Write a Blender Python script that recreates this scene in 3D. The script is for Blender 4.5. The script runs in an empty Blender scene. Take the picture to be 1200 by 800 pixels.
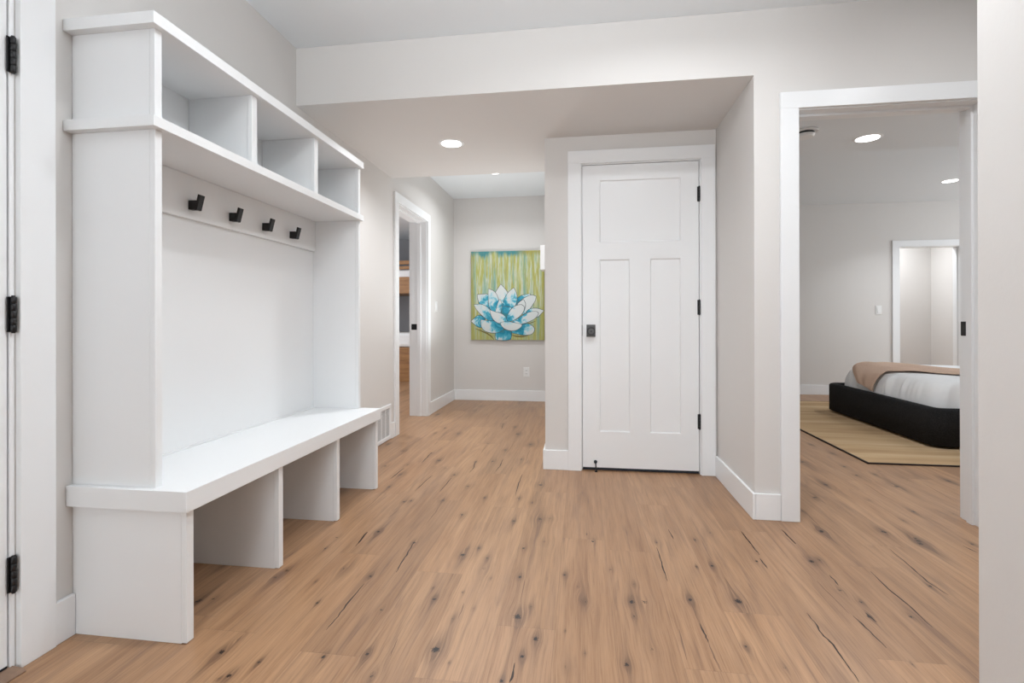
import bpy, bmesh, math, random
import numpy as np
from mathutils import Vector, Matrix

C = bpy.context.scene.collection
SC = bpy.context.scene

# light levels
L_REAR, L_NOOK, L_BED, L_BUNK = 44, 2, 58, 80
L_FL, L_FB, L_FH = 25, 3, 9
P_SOF, P_HALL, P_B1, P_B2 = 10, 10, 11, 9
P_M1, P_M2, P_M3, P_M4, P_BATH = 7, 12, 6, 6, 18

# ------------------------------------------------------------------ camera
cam_d = bpy.data.cameras.new('camera')
cam = bpy.data.objects.new('camera', cam_d)
C.objects.link(cam)
cam_d.sensor_width = 36.0
cam_d.lens = 583.87 / 1200.0 * 36.0
cam_d.shift_y = -24.0 / 1200.0
cam_d.clip_start = 0.02
yaw, pit, rol = 0.138749, 0.00088, -0.002073
F0 = Vector((-math.sin(yaw), math.cos(yaw), 0)); R0 = Vector((math.cos(yaw), math.sin(yaw), 0)); U0 = Vector((0, 0, 1))
F1 = F0 * math.cos(pit) + U0 * math.sin(pit); U1 = U0 * math.cos(pit) - F0 * math.sin(pit)
R1 = R0 * math.cos(rol) + U1 * math.sin(rol); U2 = U1 * math.cos(rol) - R0 * math.sin(rol)
M = Matrix.Identity(4)
for i in range(3):
    M[i][0] = R1[i]; M[i][1] = U2[i]; M[i][2] = -F1[i]
M[2][3] = 0.98
cam.matrix_world = M
SC.camera = cam

# ------------------------------------------------------------------ world, exposure, large lights
w = bpy.data.worlds.new('world'); SC.world = w; w.use_nodes = True
w.node_tree.nodes['Background'].inputs[0].default_value = (0.9, 0.95, 1.0, 1)
w.node_tree.nodes['Background'].inputs[1].default_value = 0.3
vs = SC.view_settings
vs.view_transform = 'Standard'; vs.look = 'None'; vs.gamma = 1.0; vs.use_curve_mapping = False
vs.exposure = 0.12

def area(name, loc, rot, sx, sy, power, color=(1, 1, 1), shape='RECTANGLE', spread=math.pi):
    l = bpy.data.lights.new(name, 'AREA'); l.shape = shape; l.size = sx
    if shape in ('RECTANGLE', 'ELLIPSE'): l.size_y = sy
    l.energy = power; l.color = color; l.spread = spread
    o = bpy.data.objects.new(name, l); C.objects.link(o); o.location = loc; o.rotation_euler = rot
    return o
# added area lamps standing in for daylight; no windows are built
area('added_fill', (-0.3, -5.5, 1.35), (math.radians(90), 0, 0), 2.2, 2.2, L_REAR, (0.905, 0.955, 1.0), spread=math.radians(125))
area('added_fill', (2.93, 1.98, 1.4), (0, math.radians(90), 0), 1.5, 1.0, L_NOOK, (0.905, 0.955, 1.0))
area('added_fill', (6.5, 5.2, 1.4), (0, math.radians(90), 0), 1.6, 2.0, L_BED, (0.905, 0.955, 1.0))
area('added_fill', (-4.9, 5.5, 1.5), (0, math.radians(-90), 0), 1.2, 1.4, L_BUNK, (0.95, 0.97, 1.0))

# added unseen lamps pointing up, fill light for the ceilings and hall
area('added_up_fill', (-0.05, 0.30, 1.40), (math.radians(180-24), 0, 0), 0.7, 0.7, L_FL, (0.905, 0.955, 1.0), spread=math.radians(118))
area('added_up_fill', (3.4, 3.3, 1.1), (math.radians(180), 0, 0), 0.7, 0.7, L_FB, (0.905, 0.955, 1.0))

area('added_up_fill', (-0.95, 4.75, 0.5), (math.radians(180), 0, 0), 0.4, 0.4, L_FH, (0.905, 0.955, 1.0), spread=math.radians(150))

# ------------------------------------------------------------------ materials
def principled(name, col, rough=0.5, metal=0.0, spec=0.5):
    m = bpy.data.materials.new(name); m.use_nodes = True
    b = m.node_tree.nodes['Principled BSDF']
    b.inputs['Base Color'].default_value = (*col, 1); b.inputs['Roughness'].default_value = rough
    b.inputs['Metallic'].default_value = metal; b.inputs['Specular IOR Level'].default_value = spec
    return m
def nd(m, t, **kw):
    n = m.node_tree.nodes.new(t)
    for k, v in kw.items(): setattr(n, k, v)
    return n
def lk(m, a, b): m.node_tree.links.new(a, b)
def bsdf(m): return m.node_tree.nodes['Principled BSDF']
def math_n(m, op, a, b=None, c=None, clamp=False):
    n = nd(m, 'ShaderNodeMath', operation=op, use_clamp=clamp)
    for i, v in enumerate((a, b, c)):
        if v is None: continue
        if isinstance(v, (int, float)): n.inputs[i].default_value = v
        else: lk(m, v, n.inputs[i])
    return n.outputs[0]
def mix_c(m, f, a, b, mode='MIX'):
    n = nd(m, 'ShaderNodeMix', data_type='RGBA', blend_type=mode)
    for i, v in ((0, f), (6, a), (7, b)):
        if isinstance(v, (int, float)): n.inputs[i].default_value = v
        elif isinstance(v, tuple): n.inputs[i].default_value = (*v, 1)
        else: lk(m, v, n.inputs[i])
    return n.outputs[2]
def noise(m, vec, scale, detail=2.0, rough=0.5, dist=0.0):
    n = nd(m, 'ShaderNodeTexNoise'); n.inputs['Scale'].default_value = scale
    n.inputs['Detail'].default_value = detail; n.inputs['Roughness'].default_value = rough
    n.inputs['Distortion'].default_value = dist
    if vec is not None: lk(m, vec, n.inputs['Vector'])
    return n.outputs['Fac']
def ramp(m, fac, stops, interp='LINEAR'):
    n = nd(m, 'ShaderNodeValToRGB'); n.color_ramp.interpolation = interp
    e = n.color_ramp.elements
    while len(e) < len(stops): e.new(0.5)
    for x, (p, c) in zip(e, stops): x.position = p; x.color = (*c, 1)
    if fac is not None: lk(m, fac, n.inputs[0])
    return n.outputs[0]
def bump(m, h, strength, dist):
    n = nd(m, 'ShaderNodeBump'); n.inputs['Strength'].default_value = strength; n.inputs['Distance'].default_value = dist
    lk(m, h, n.inputs['Height']); lk(m, n.outputs[0], bsdf(m).inputs['Normal'])
def coords(m, which='Object'): return nd(m, 'ShaderNodeTexCoord').outputs[which]
def paint(name, col, rough, bscale, bstr, spec=0.4):
    m = principled(name, col, rough, spec=spec)
    bump(m, noise(m, coords(m), bscale, 3.0, 0.6), bstr, 0.002)
    return m
def srgb(r, g, b):
    f = lambda c: (c / 255 / 12.92) if c / 255 < 0.04045 else ((c / 255 + 0.055) / 1.055) ** 2.4
    return (f(r), f(g), f(b))

MT = {}
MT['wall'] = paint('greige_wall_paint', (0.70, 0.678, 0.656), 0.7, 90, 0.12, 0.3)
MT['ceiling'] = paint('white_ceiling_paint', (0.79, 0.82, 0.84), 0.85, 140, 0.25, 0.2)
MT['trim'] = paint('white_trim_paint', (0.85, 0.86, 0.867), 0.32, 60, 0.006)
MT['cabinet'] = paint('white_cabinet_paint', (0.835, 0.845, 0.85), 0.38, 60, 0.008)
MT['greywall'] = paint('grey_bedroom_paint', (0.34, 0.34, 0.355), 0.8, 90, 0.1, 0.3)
MT['black'] = principled('matte_black_metal', (0.012, 0.012, 0.013), 0.38, 0.3)
MT['bronze'] = principled('dark_bronze_metal', (0.085, 0.083, 0.081), 0.42, 0.6)
MT['plastic'] = principled('white_plastic', (0.82, 0.82, 0.81), 0.35)
MT['gloss'] = principled('glossy_white_plastic', (0.95, 0.95, 0.95), 0.2)
MT['slot'] = principled('dark_slot', (0.03, 0.03, 0.03), 0.7)
MT['rubber'] = principled('dark_rubber', (0.008, 0.012, 0.02), 0.6)
MT['steel'] = principled('brushed_steel', (0.5, 0.5, 0.52), 0.3, 1.0)

def lamp_mat():
    m = principled('lit_lens', (1, 1, 1), 0.4)
    bsdf(m).inputs['Emission Color'].default_value = (1, 0.985, 0.96, 1)
    bsdf(m).inputs['Emission Strength'].default_value = 6.0
    return m
MT['lens'] = lamp_mat()

def oak_floor():
    m = principled('oak_plank_floor', (0.45, 0.29, 0.18), 0.42, spec=0.45)
    uv = nd(m, 'ShaderNodeUVMap', uv_map='plank').outputs[0]
    k = nd(m, 'ShaderNodeAttribute', attribute_name='knot').outputs['Fac']
    h = nd(m, 'ShaderNodeAttribute', attribute_name='halo').outputs['Fac']
    wp = nd(m, 'ShaderNodeAttribute', attribute_name='warp').outputs['Fac']
    rn = nd(m, 'ShaderNodeAttribute', attribute_name='rnd').outputs['Fac']
    pos = nd(m, 'ShaderNodeNewGeometry').outputs['Position']
    s = nd(m, 'ShaderNodeSeparateXYZ'); lk(m, pos, s.inputs[0])
    su = nd(m, 'ShaderNodeSeparateXYZ'); lk(m, uv, su.inputs[0])
    r50 = math_n(m, 'MULTIPLY', rn, 50.0)
    def vec(sx, sy, zofs=0.0):
        c = nd(m, 'ShaderNodeCombineXYZ')
        xw = math_n(m, 'SUBTRACT', s.outputs[0], wp)
        lk(m, math_n(m, 'MULTIPLY', xw, sx), c.inputs[0]); lk(m, math_n(m, 'MULTIPLY', s.outputs[1], sy), c.inputs[1])
        lk(m, math_n(m, 'ADD', r50, zofs), c.inputs[2]); return c.outputs[0]
    fine = noise(m, vec(230, 5.0), 1.0, 5.0, 0.7)
    mid = noise(m, vec(48, 1.6, 3), 1.0, 5.0, 0.65, 0.5)
    big = noise(m, vec(6, 0.6, 7), 1.0, 3.0, 0.55, 1.0)
    strk = noise(m, vec(95, 3.0, 21), 1.0, 4.0, 0.7, 0.3)
    # cathedral grain lines
    cath = noise(m, vec(5.0, 0.35, 11), 1.0, 1.0, 0.4, 0.5)
    rings = math_n(m, 'SINE', math_n(m, 'MULTIPLY', cath, 95.0))
    rings = math_n(m, 'MULTIPLY_ADD', rings, 0.5, 0.5)
    rings = math_n(m, 'POWER', rings, 3.0)
    g = math_n(m, 'ADD', math_n(m, 'MULTIPLY', mid, 0.5), math_n(m, 'MULTIPLY', big, 0.5))
    base = ramp(m, g, [(0.32, FLOOR_D), (0.46, FLOOR_M), (0.66, FLOOR_L)])
    base = mix_c(m, math_n(m, 'MULTIPLY', math_n(m, 'MULTIPLY', rings, math_n(m, 'MULTIPLY_ADD', big, 3.0, -1.1, clamp=True)), 0.5), base, FLOOR_G)
    fg = ramp(m, fine, [(0.30, (0.66, 0.63, 0.61)), (0.52, (1.0, 1.0, 1.0)), (0.8, (1.06, 1.06, 1.06))])
    base = mix_c(m, 0.9, base, fg, 'MULTIPLY')
    sm2 = noise(m, vec(16, 1.3, 31), 1.0, 4.0, 0.6, 0.8)
    smk = math_n(m, 'MULTIPLY', math_n(m, 'MULTIPLY_ADD', sm2, 7.0, -3.85, clamp=True), math_n(m, 'MULTIPLY_ADD', strk, 3.0, -0.9, clamp=True))
    base = mix_c(m, math_n(m, 'MULTIPLY', smk, 0.8), base, (0.19, 0.108, 0.072))
    tint = ramp(m, rn, [(0.0, (0.88, 0.86, 0.85)), (0.5, (1.0, 1.0, 1.0)), (1.0, (1.10, 1.09, 1.07))])
    base = mix_c(m, 1.0, base, tint, 'MULTIPLY')
    # grey-brown smears around the knots
    hn = math_n(m, 'MULTIPLY', h, math_n(m, 'MULTIPLY_ADD', strk, 4.2, -1.45, clamp=True))
    base = mix_c(m, math_n(m, 'MINIMUM', math_n(m, 'MULTIPLY', hn, 1.7), 0.82), base, (0.15, 0.082, 0.05))
    # knots: ragged dark hearts
    kmp = nd(m, 'ShaderNodeMapping'); kmp.inputs['Scale'].default_value = (1.0, 0.45, 1.0); lk(m, pos, kmp.inputs[0])
    kn = noise(m, kmp.outputs[0], 260.0, 4.0, 0.75, 0.6)
    kk = math_n(m, 'ADD', k, math_n(m, 'MULTIPLY', math_n(m, 'MULTIPLY_ADD', kn, 2.6, -1.3), math_n(m, 'MULTIPLY', k, 3.0, clamp=True)))
    ring = math_n(m, 'MULTIPLY', math_n(m, 'SUBTRACT', kk, 0.32, clamp=True), 2.6, clamp=True)
    core = math_n(m, 'MULTIPLY', math_n(m, 'SUBTRACT', kk, 0.52, clamp=True), 6.0, clamp=True)
    base = mix_c(m, math_n(m, 'MULTIPLY', ring, 0.75), base, (0.12, 0.062, 0.038))
    base = mix_c(m, core, base, (0.018, 0.012, 0.011))
    # seams between planks
    u = su.outputs[0]; v = su.outputs[1]
    eu = math_n(m, 'MINIMUM', u, math_n(m, 'SUBTRACT', 0.1863, u))
    ev = math_n(m, 'MINIMUM', v, math_n(m, 'SUBTRACT', 1.277, v))
    ee = math_n(m, 'MINIMUM', eu, ev)
    sm = math_n(m, 'SUBTRACT', 1.0, math_n(m, 'DIVIDE', ee, 0.0013, clamp=True), clamp=True)
    base = mix_c(m, math_n(m, 'MULTIPLY', sm, 0.45), base, (0.14, 0.085, 0.055))
    lk(m, base, bsdf(m).inputs['Base Color'])
    rr = math_n(m, 'MULTIPLY_ADD', fine, 0.12, FLOOR_R)
    lk(m, rr, bsdf(m).inputs['Roughness'])
    hh = math_n(m, 'SUBTRACT', fine, math_n(m, 'MULTIPLY', sm, 3.0))
    bump(m, hh, 0.12, 0.001)
    return m
FLOOR_D = (0.290, 0.155, 0.083); FLOOR_M = (0.388, 0.222, 0.121); FLOOR_L = (0.465, 0.278, 0.157); FLOOR_G = (0.27, 0.155, 0.095)
FLOOR_R = 0.33
MT['floor'] = oak_floor()
MT['crack'] = principled('dark_wood_filler', (0.035, 0.023, 0.02), 0.6)
MT['crack_soft'] = principled('brown_grain_streak', (0.19, 0.11, 0.07), 0.55)

def wood(name, d, l):
    m = principled(name, l, 0.45)
    mp = nd(m, 'ShaderNodeMapping'); mp.inputs['Scale'].default_value = (1.2, 12, 14)
    lk(m, coords(m), mp.inputs[0])
    lk(m, ramp(m, noise(m, mp.outputs[0], 1.5, 4, 0.6, 0.8), [(0.3, d), (0.7, l)]), bsdf(m).inputs['Base Color'])
    return m
MT['bunkwood'] = wood('honey_pine_wood', (0.22, 0.10, 0.038), (0.44, 0.225, 0.085))
MT['threshold'] = wood('oak_threshold', (0.20, 0.12, 0.08), (0.3, 0.19, 0.125))

def jute():
    m = principled('tan_jute_weave', (0.40, 0.28, 0.14), 0.9, spec=0.2)
    c = coords(m)
    mp = nd(m, 'ShaderNodeMapping'); mp.inputs['Scale'].default_value = (0.5, 6.0, 1); lk(m, c, mp.inputs[0])
    band = noise(m, mp.outputs[0], 1.2, 3, 0.6)
    col = ramp(m, band, [(0.35, (0.47, 0.31, 0.17)), (0.5, (0.56, 0.385, 0.22)), (0.68, (0.65, 0.485, 0.30))])
    wv = nd(m, 'ShaderNodeTexWave', wave_type='BANDS', bands_direction='Y'); wv.inputs['Scale'].default_value = 45
    wv.inputs['Distortion'].default_value = 1.0; lk(m, c, wv.inputs['Vector'])
    col = mix_c(m, 0.35, col, ramp(m, wv.outputs['Fac'], [(0.0, (0.75, 0.72, 0.68)), (1.0, (1.05, 1.05, 1.05))]), 'MULTIPLY')
    lk(m, col, bsdf(m).inputs['Base Color']); bump(m, wv.outputs['Fac'], 0.5, 0.003)
    return m
MT['jute'] = jute()
MT['jute_edge'] = principled('dark_rug_binding', (0.02, 0.012, 0.012), 0.8)

def fabric(name, a, b, scale, bs, rough=0.95):
    m = principled(name, a, rough, spec=0.15)
    c = coords(m)
    mp = nd(m, 'ShaderNodeMapping'); mp.inputs['Scale'].default_value = (1, 1, 3); lk(m, c, mp.inputs[0])
    n = noise(m, mp.outputs[0], scale, 3, 0.7)
    lk(m, ramp(m, n, [(0.35, a), (0.7, b)]), bsdf(m).inputs['Base Color']); bump(m, n, bs, 0.003)
    return m
MT['upholstery'] = fabric('black_upholstery', (0.010, 0.010, 0.011), (0.034, 0.034, 0.035), 110, 0.6)
MT['duvet'] = fabric('white_cotton', (0.86, 0.87, 0.88), (0.9, 0.905, 0.91), 8, 0.2, 0.8)
MT['knit'] = fabric('blush_knit', (0.60, 0.42, 0.32), (0.76, 0.57, 0.45), 130, 1.0)

def canvas_mat():
    m = principled('painted_canvas_drips', (0.5, 0.5, 0.1), 0.7, spec=0.2)
    c = coords(m, 'Object')
    s = nd(m, 'ShaderNodeSeparateXYZ'); lk(m, c, s.inputs[0])   # x 0..0.91, z 0..1.095
    def v(sx, sz, o):
        cc = nd(m, 'ShaderNodeCombineXYZ'); lk(m, math_n(m, 'MULTIPLY', s.outputs[0], sx), cc.inputs[0])
        lk(m, math_n(m, 'MULTIPLY', s.outputs[2], sz), cc.inputs[2]); cc.inputs[1].default_value = o; return cc.outputs[0]
    a = noise(m, v(26, 1.3, 1.0), 1.0, 4, 0.65)
    b = noise(m, v(14, 1.0, 5.0), 1.0, 3, 0.6)
    d = noise(m, v(42, 1.8, 9.0), 1.0, 3, 0.6)
    olive = srgb(176, 166, 78); lime = srgb(182, 188, 92); pale = srgb(202, 206, 186); green = srgb(150, 182, 138); teal = srgb(98, 164, 154)
    col = ramp(m, a, [(0.30, pale), (0.40, green), (0.46, pale), (0.50, lime), (0.55, olive), (0.60, lime), (0.66, pale)])
    col = mix_c(m, math_n(m, 'MULTIPLY', math_n(m, 'SUBTRACT', b, 0.52, clamp=True), 5.5, clamp=True), col, teal)
    col = mix_c(m, math_n(m, 'MULTIPLY', math_n(m, 'SUBTRACT', d, 0.58, clamp=True), 6.0, clamp=True), col, srgb(214, 220, 205))
    # olive side borders
    ex = math_n(m, 'ABSOLUTE', math_n(m, 'SUBTRACT', s.outputs[0], 0.455))
    ed = math_n(m, 'MULTIPLY', math_n(m, 'SUBTRACT', ex, 0.40, clamp=True), 20.0, clamp=True)
    col = mix_c(m, math_n(m, 'MULTIPLY', ed, 0.8), col, srgb(160, 156, 62))
    # lower part: calmer olive
    lo = math_n(m, 'MULTIPLY', math_n(m, 'SUBTRACT', 0.28, s.outputs[2], clamp=True), 4.0, clamp=True)
    col = mix_c(m, math_n(m, 'MULTIPLY', lo, 0.55), col, srgb(172, 174, 92))
    # teal wash and ochre along the top
    tz = math_n(m, 'ADD', s.outputs[2], math_n(m, 'MULTIPLY_ADD', noise(m, v(9, 2, 3.0), 1.0, 3, 0.6), 0.34, -0.17))
    top = math_n(m, 'MULTIPLY', math_n(m, 'SUBTRACT', tz, 1.02, clamp=True), 16.0, clamp=True)
    rt = math_n(m, 'MULTIPLY', math_n(m, 'SUBTRACT', s.outputs[0], 0.55, clamp=True), 7.0, clamp=True)
    col = mix_c(m, math_n(m, 'MULTIPLY', top, 0.9), col, mix_c(m, rt, srgb(32, 140, 150), srgb(168, 160, 60)))
    hs = nd(m, 'ShaderNodeHueSaturation'); hs.inputs['Saturation'].default_value = 0.86; hs.inputs['Value'].default_value = 0.93
    lk(m, col, hs.inputs['Color']); lk(m, hs.outputs[0], bsdf(m).inputs['Base Color'])
    return m
MT['canvas'] = canvas_mat()
MT['canvas_side'] = principled('dark_canvas_side', srgb(104, 112, 70), 0.8)
def petal_mat():
    m = principled('petal_paint', (0.8, 0.85, 0.85), 0.6, spec=0.2)
    at = nd(m, 'ShaderNodeAttribute', attribute_name='blue').outputs['Fac']
    n = noise(m, coords(m), 13.0, 3, 0.55, 0.8)
    f = math_n(m, 'ADD', at, math_n(m, 'MULTIPLY_ADD', n, 1.25, -0.625))
    lk(m, ramp(m, f, [(0.38, srgb(208, 213, 212)), (0.50, srgb(172, 208, 216)), (0.62, srgb(78, 168, 190)), (0.84, srgb(30, 132, 162)), (1.0, srgb(60, 130, 140))]), bsdf(m).inputs['Base Color'])
    return m
MT['petal'] = petal_mat()
MT['outline'] = principled('dark_outline_paint', srgb(72, 84, 88), 0.7)
MT['brush_paint'] = principled('olive_brush_paint', srgb(118, 108, 60), 0.8)  # olive strokes of the artwork around the lotus

# ------------------------------------------------------------------ mesh helpers
ORG = {}
class MB:
    def __init__(self): self.bm = bmesh.new()
    def box(self, x0, x1, y0, y1, z0, z1, mi=0):
        vs_ = [self.bm.verts.new(p) for p in ((x0,y0,z0),(x1,y0,z0),(x1,y1,z0),(x0,y1,z0),(x0,y0,z1),(x1,y0,z1),(x1,y1,z1),(x0,y1,z1))]
        for f in ((0,3,2,1),(4,5,6,7),(0,1,5,4),(1,2,6,5),(2,3,7,6),(3,0,4,7)):
            self.bm.faces.new([vs_[i] for i in f]).material_index = mi
        return self
    def cyl(self, p0, p1, r0, r1=None, n=24, mi=0, caps=True):
        r1 = r0 if r1 is None else r1
        p0 = Vector(p0); p1 = Vector(p1); a = (p1 - p0).normalized()
        t = Vector((1, 0, 0)) if abs(a.x) < 0.9 else Vector((0, 1, 0))
        u = a.cross(t).normalized(); v = a.cross(u)
        A = []; B = []
        for i in range(n):
            th = 2 * math.pi * i / n; d = u * math.cos(th) + v * math.sin(th)
            A.append(self.bm.verts.new(p0 + d * r0)); B.append(self.bm.verts.new(p1 + d * r1))
        for i in range(n):
            f = self.bm.faces.new((A[i], A[(i+1) % n], B[(i+1) % n], B[i])); f.smooth = True; f.material_index = mi
        if caps:
            self.bm.faces.new(A[::-1]).material_index = mi; self.bm.faces.new(B).material_index = mi
        return self
    def prism(self, pts, ax, a, b, mi=0):
        """extrude a 2D outline along an axis ('x': pts are (y,z); 'y': (x,z); 'z': (x,y))"""
        def P(p, t): return {'x': (t, p[0], p[1]), 'y': (p[0], t, p[1]), 'z': (p[0], p[1], t)}[ax]
        A = [self.bm.verts.new(P(p, a)) for p in pts]; B = [self.bm.verts.new(P(p, b)) for p in pts]
        n = len(pts)
        for i in range(n): self.bm.faces.new((A[i], A[(i+1) % n], B[(i+1) % n], B[i])).material_index = mi
        self.bm.faces.new(A[::-1]).material_index = mi; self.bm.faces.new(B).material_index = mi
        return self
    def build(self, name, mats, parent=None, bevel=0.0, seg=2, origin=None):
        bmesh.ops.recalc_face_normals(self.bm, faces=self.bm.faces[:])
        if origin is None:
            xs = [v.co for v in self.bm.verts]
            origin = Vector(((min(p.x for p in xs) + max(p.x for p in xs)) / 2, (min(p.y for p in xs) + max(p.y for p in xs)) / 2, min(p.z for p in xs)))
        origin = Vector(origin)
        for v in self.bm.verts: v.co -= origin
        me = bpy.data.meshes.new(name); self.bm.to_mesh(me); self.bm.free()
        for mm in (mats if isinstance(mats, (list, tuple)) else [mats]): me.materials.append(MT[mm] if isinstance(mm, str) else mm)
        return link(name, me, parent, origin, bevel, seg)
def link(name, me, parent, origin, bevel=0.0, seg=2):
    o = bpy.data.objects.new(name, me); C.objects.link(o)
    ORG[o.name] = Vector(origin)
    if parent is not None: o.parent = parent; o.location = Vector(origin) - ORG[parent.name]
    else: o.location = origin
    if bevel:
        b = o.modifiers.new('bevel', 'BEVEL'); b.width = bevel; b.segments = seg; b.limit_method = 'ANGLE'
    return o
def empty(name, loc):
    o = bpy.data.objects.new(name, None); C.objects.link(o); o.location = loc; o.empty_display_size = 0.1
    ORG[o.name] = Vector(loc); return o
def tag(o, label, cat, group=None):
    o['label'] = label; o['category'] = cat
    if group: o['group'] = group
    return o
def struct(o, label=None):
    o['kind'] = 'structure'
    if label: o['label'] = label
    return o
def dup(root, delta):
    """copy of a thing and of its parts and sub-parts, moved by delta"""
    r = root.copy(); C.objects.link(r); r.location = root.location + Vector(delta); ORG[r.name] = ORG[root.name] + Vector(delta)
    for ch in root.children:
        c = ch.copy(); C.objects.link(c); c.parent = r
        for g in ch.children:
            d = g.copy(); C.objects.link(d); d.parent = c
    return r
def dup_part(o, delta):
    c = o.copy(); C.objects.link(c); c.parent = o.parent; c.location = o.location + Vector(delta); return c

# ------------------------------------------------------------------ the shell
XL = -1.592; TH = 0.17; ZC = 2.522; ZS = 2.198; HD = 2.03
YB = 6.103; YH = 2.614
def wall(name, boxes, label, mat='wall'):
    m = MB()
    for b in boxes: m.box(*b)
    return struct(m.build(name, mat), label)
wall('wall_left', [(XL-TH, XL, -5.6, 0.352, 0, ZC), (XL-TH, XL, 0.352, 1.204, HD, ZC), (XL-TH, XL, 1.204, 4.160, 0, ZC),
                   (XL-TH, XL, 4.160, 5.005, HD, ZC), (XL-TH, XL, 5.005, YB, 0, ZC)], 'long greige wall on the left, behind the bench')
wall('wall_back', [(XL-TH, -0.121, YB, YB+0.14, 0, ZC)], 'greige wall at the end of the hall with the painting')
wall('wall_closet', [(-0.241, -0.009, 3.314, 3.434, 0, ZC), (0.759, 0.849, 3.314, 3.434, 0, ZC), (-0.009, 0.759, 3.314, 3.434, HD-0.008, ZC),
                     (-0.241, -0.121, 3.434, YB, 0, ZC), (-0.121, 0.849, 4.2, 4.3, 0, ZC)], 'greige wall around the white panelled closet door')
wall('wall_bedroom_side', [(0.849, 0.97, YH, 7.12, 0, ZC)], 'short greige side wall between closet door and bedroom door')
wall('wall_bedroom', [(0.97, 1.040, YH, YH+0.14, 0, ZC), (1.880, 6.6, YH, YH+0.14, 0, ZC), (1.040, 1.880, YH, YH+0.14, HD, ZC)], 'greige wall around the bedroom doorway')
wall('wall_near_right', [(0.88, 1.00, -5.6, 1.25, 0, ZC)], 'greige wall end at the right edge of the picture')
wall('wall_nook', [(1.00, 3.12, 1.13, 1.25, 0, ZC), (3.0, 3.12, 1.25, YH, 0, ZC)], 'greige nook walls out of view')
wall('wall_rear', [(XL-TH, 1.00, -5.72, -5.6, 0, ZC)], 'wall behind the camera')
wall('wall_bedroom_back', [(0.849, 4.088, 7.12, 7.26, 0, ZC), (4.088, 4.826, 7.12, 7.26, 1.953, ZC), (4.826, 6.72, 7.12, 7.26, 0, ZC)], 'greige far wall of the bedroom')
wall('wall_bedroom_right', [(6.6, 6.72, YH, 7.12, 0, ZC)], 'bedroom wall out of view on the right')
wall('wall_bath_back', [(3.2, 5.33, 8.3, 8.4, 0, ZC), (5.21, 5.33, 7.26, 8.3, 0, ZC), (3.2, 3.3, 7.26, 8.3, 0, ZC)], 'pale walls of the small room beyond the bedroom')
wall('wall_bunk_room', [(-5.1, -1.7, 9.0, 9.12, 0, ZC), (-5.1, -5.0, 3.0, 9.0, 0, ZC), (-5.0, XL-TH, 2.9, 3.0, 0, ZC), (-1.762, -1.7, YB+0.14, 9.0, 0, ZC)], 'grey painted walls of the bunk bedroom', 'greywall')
m = MB(); m.box(-5.1, 6.72, -5.72, 9.12, ZC, ZC+0.1); struct(m.build('ceiling', 'ceiling'), 'flat white ceiling')
m = MB(); m.box(XL, 0.849, YH, 3.314, ZS, ZC-0.001); m.box(XL, -0.241, 3.314, 4.05, ZS, ZC-0.001)
struct(m.build('ceiling_dropped', 'wall'), 'greige dropped soffit over the hall')
m = MB(); m.box(0.971, 6.599, YH+0.141, 3.88, ZS, ZC-0.001); struct(m.build('ceiling_bedroom', 'ceiling'), 'white dropped soffit inside the bedroom')

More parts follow.
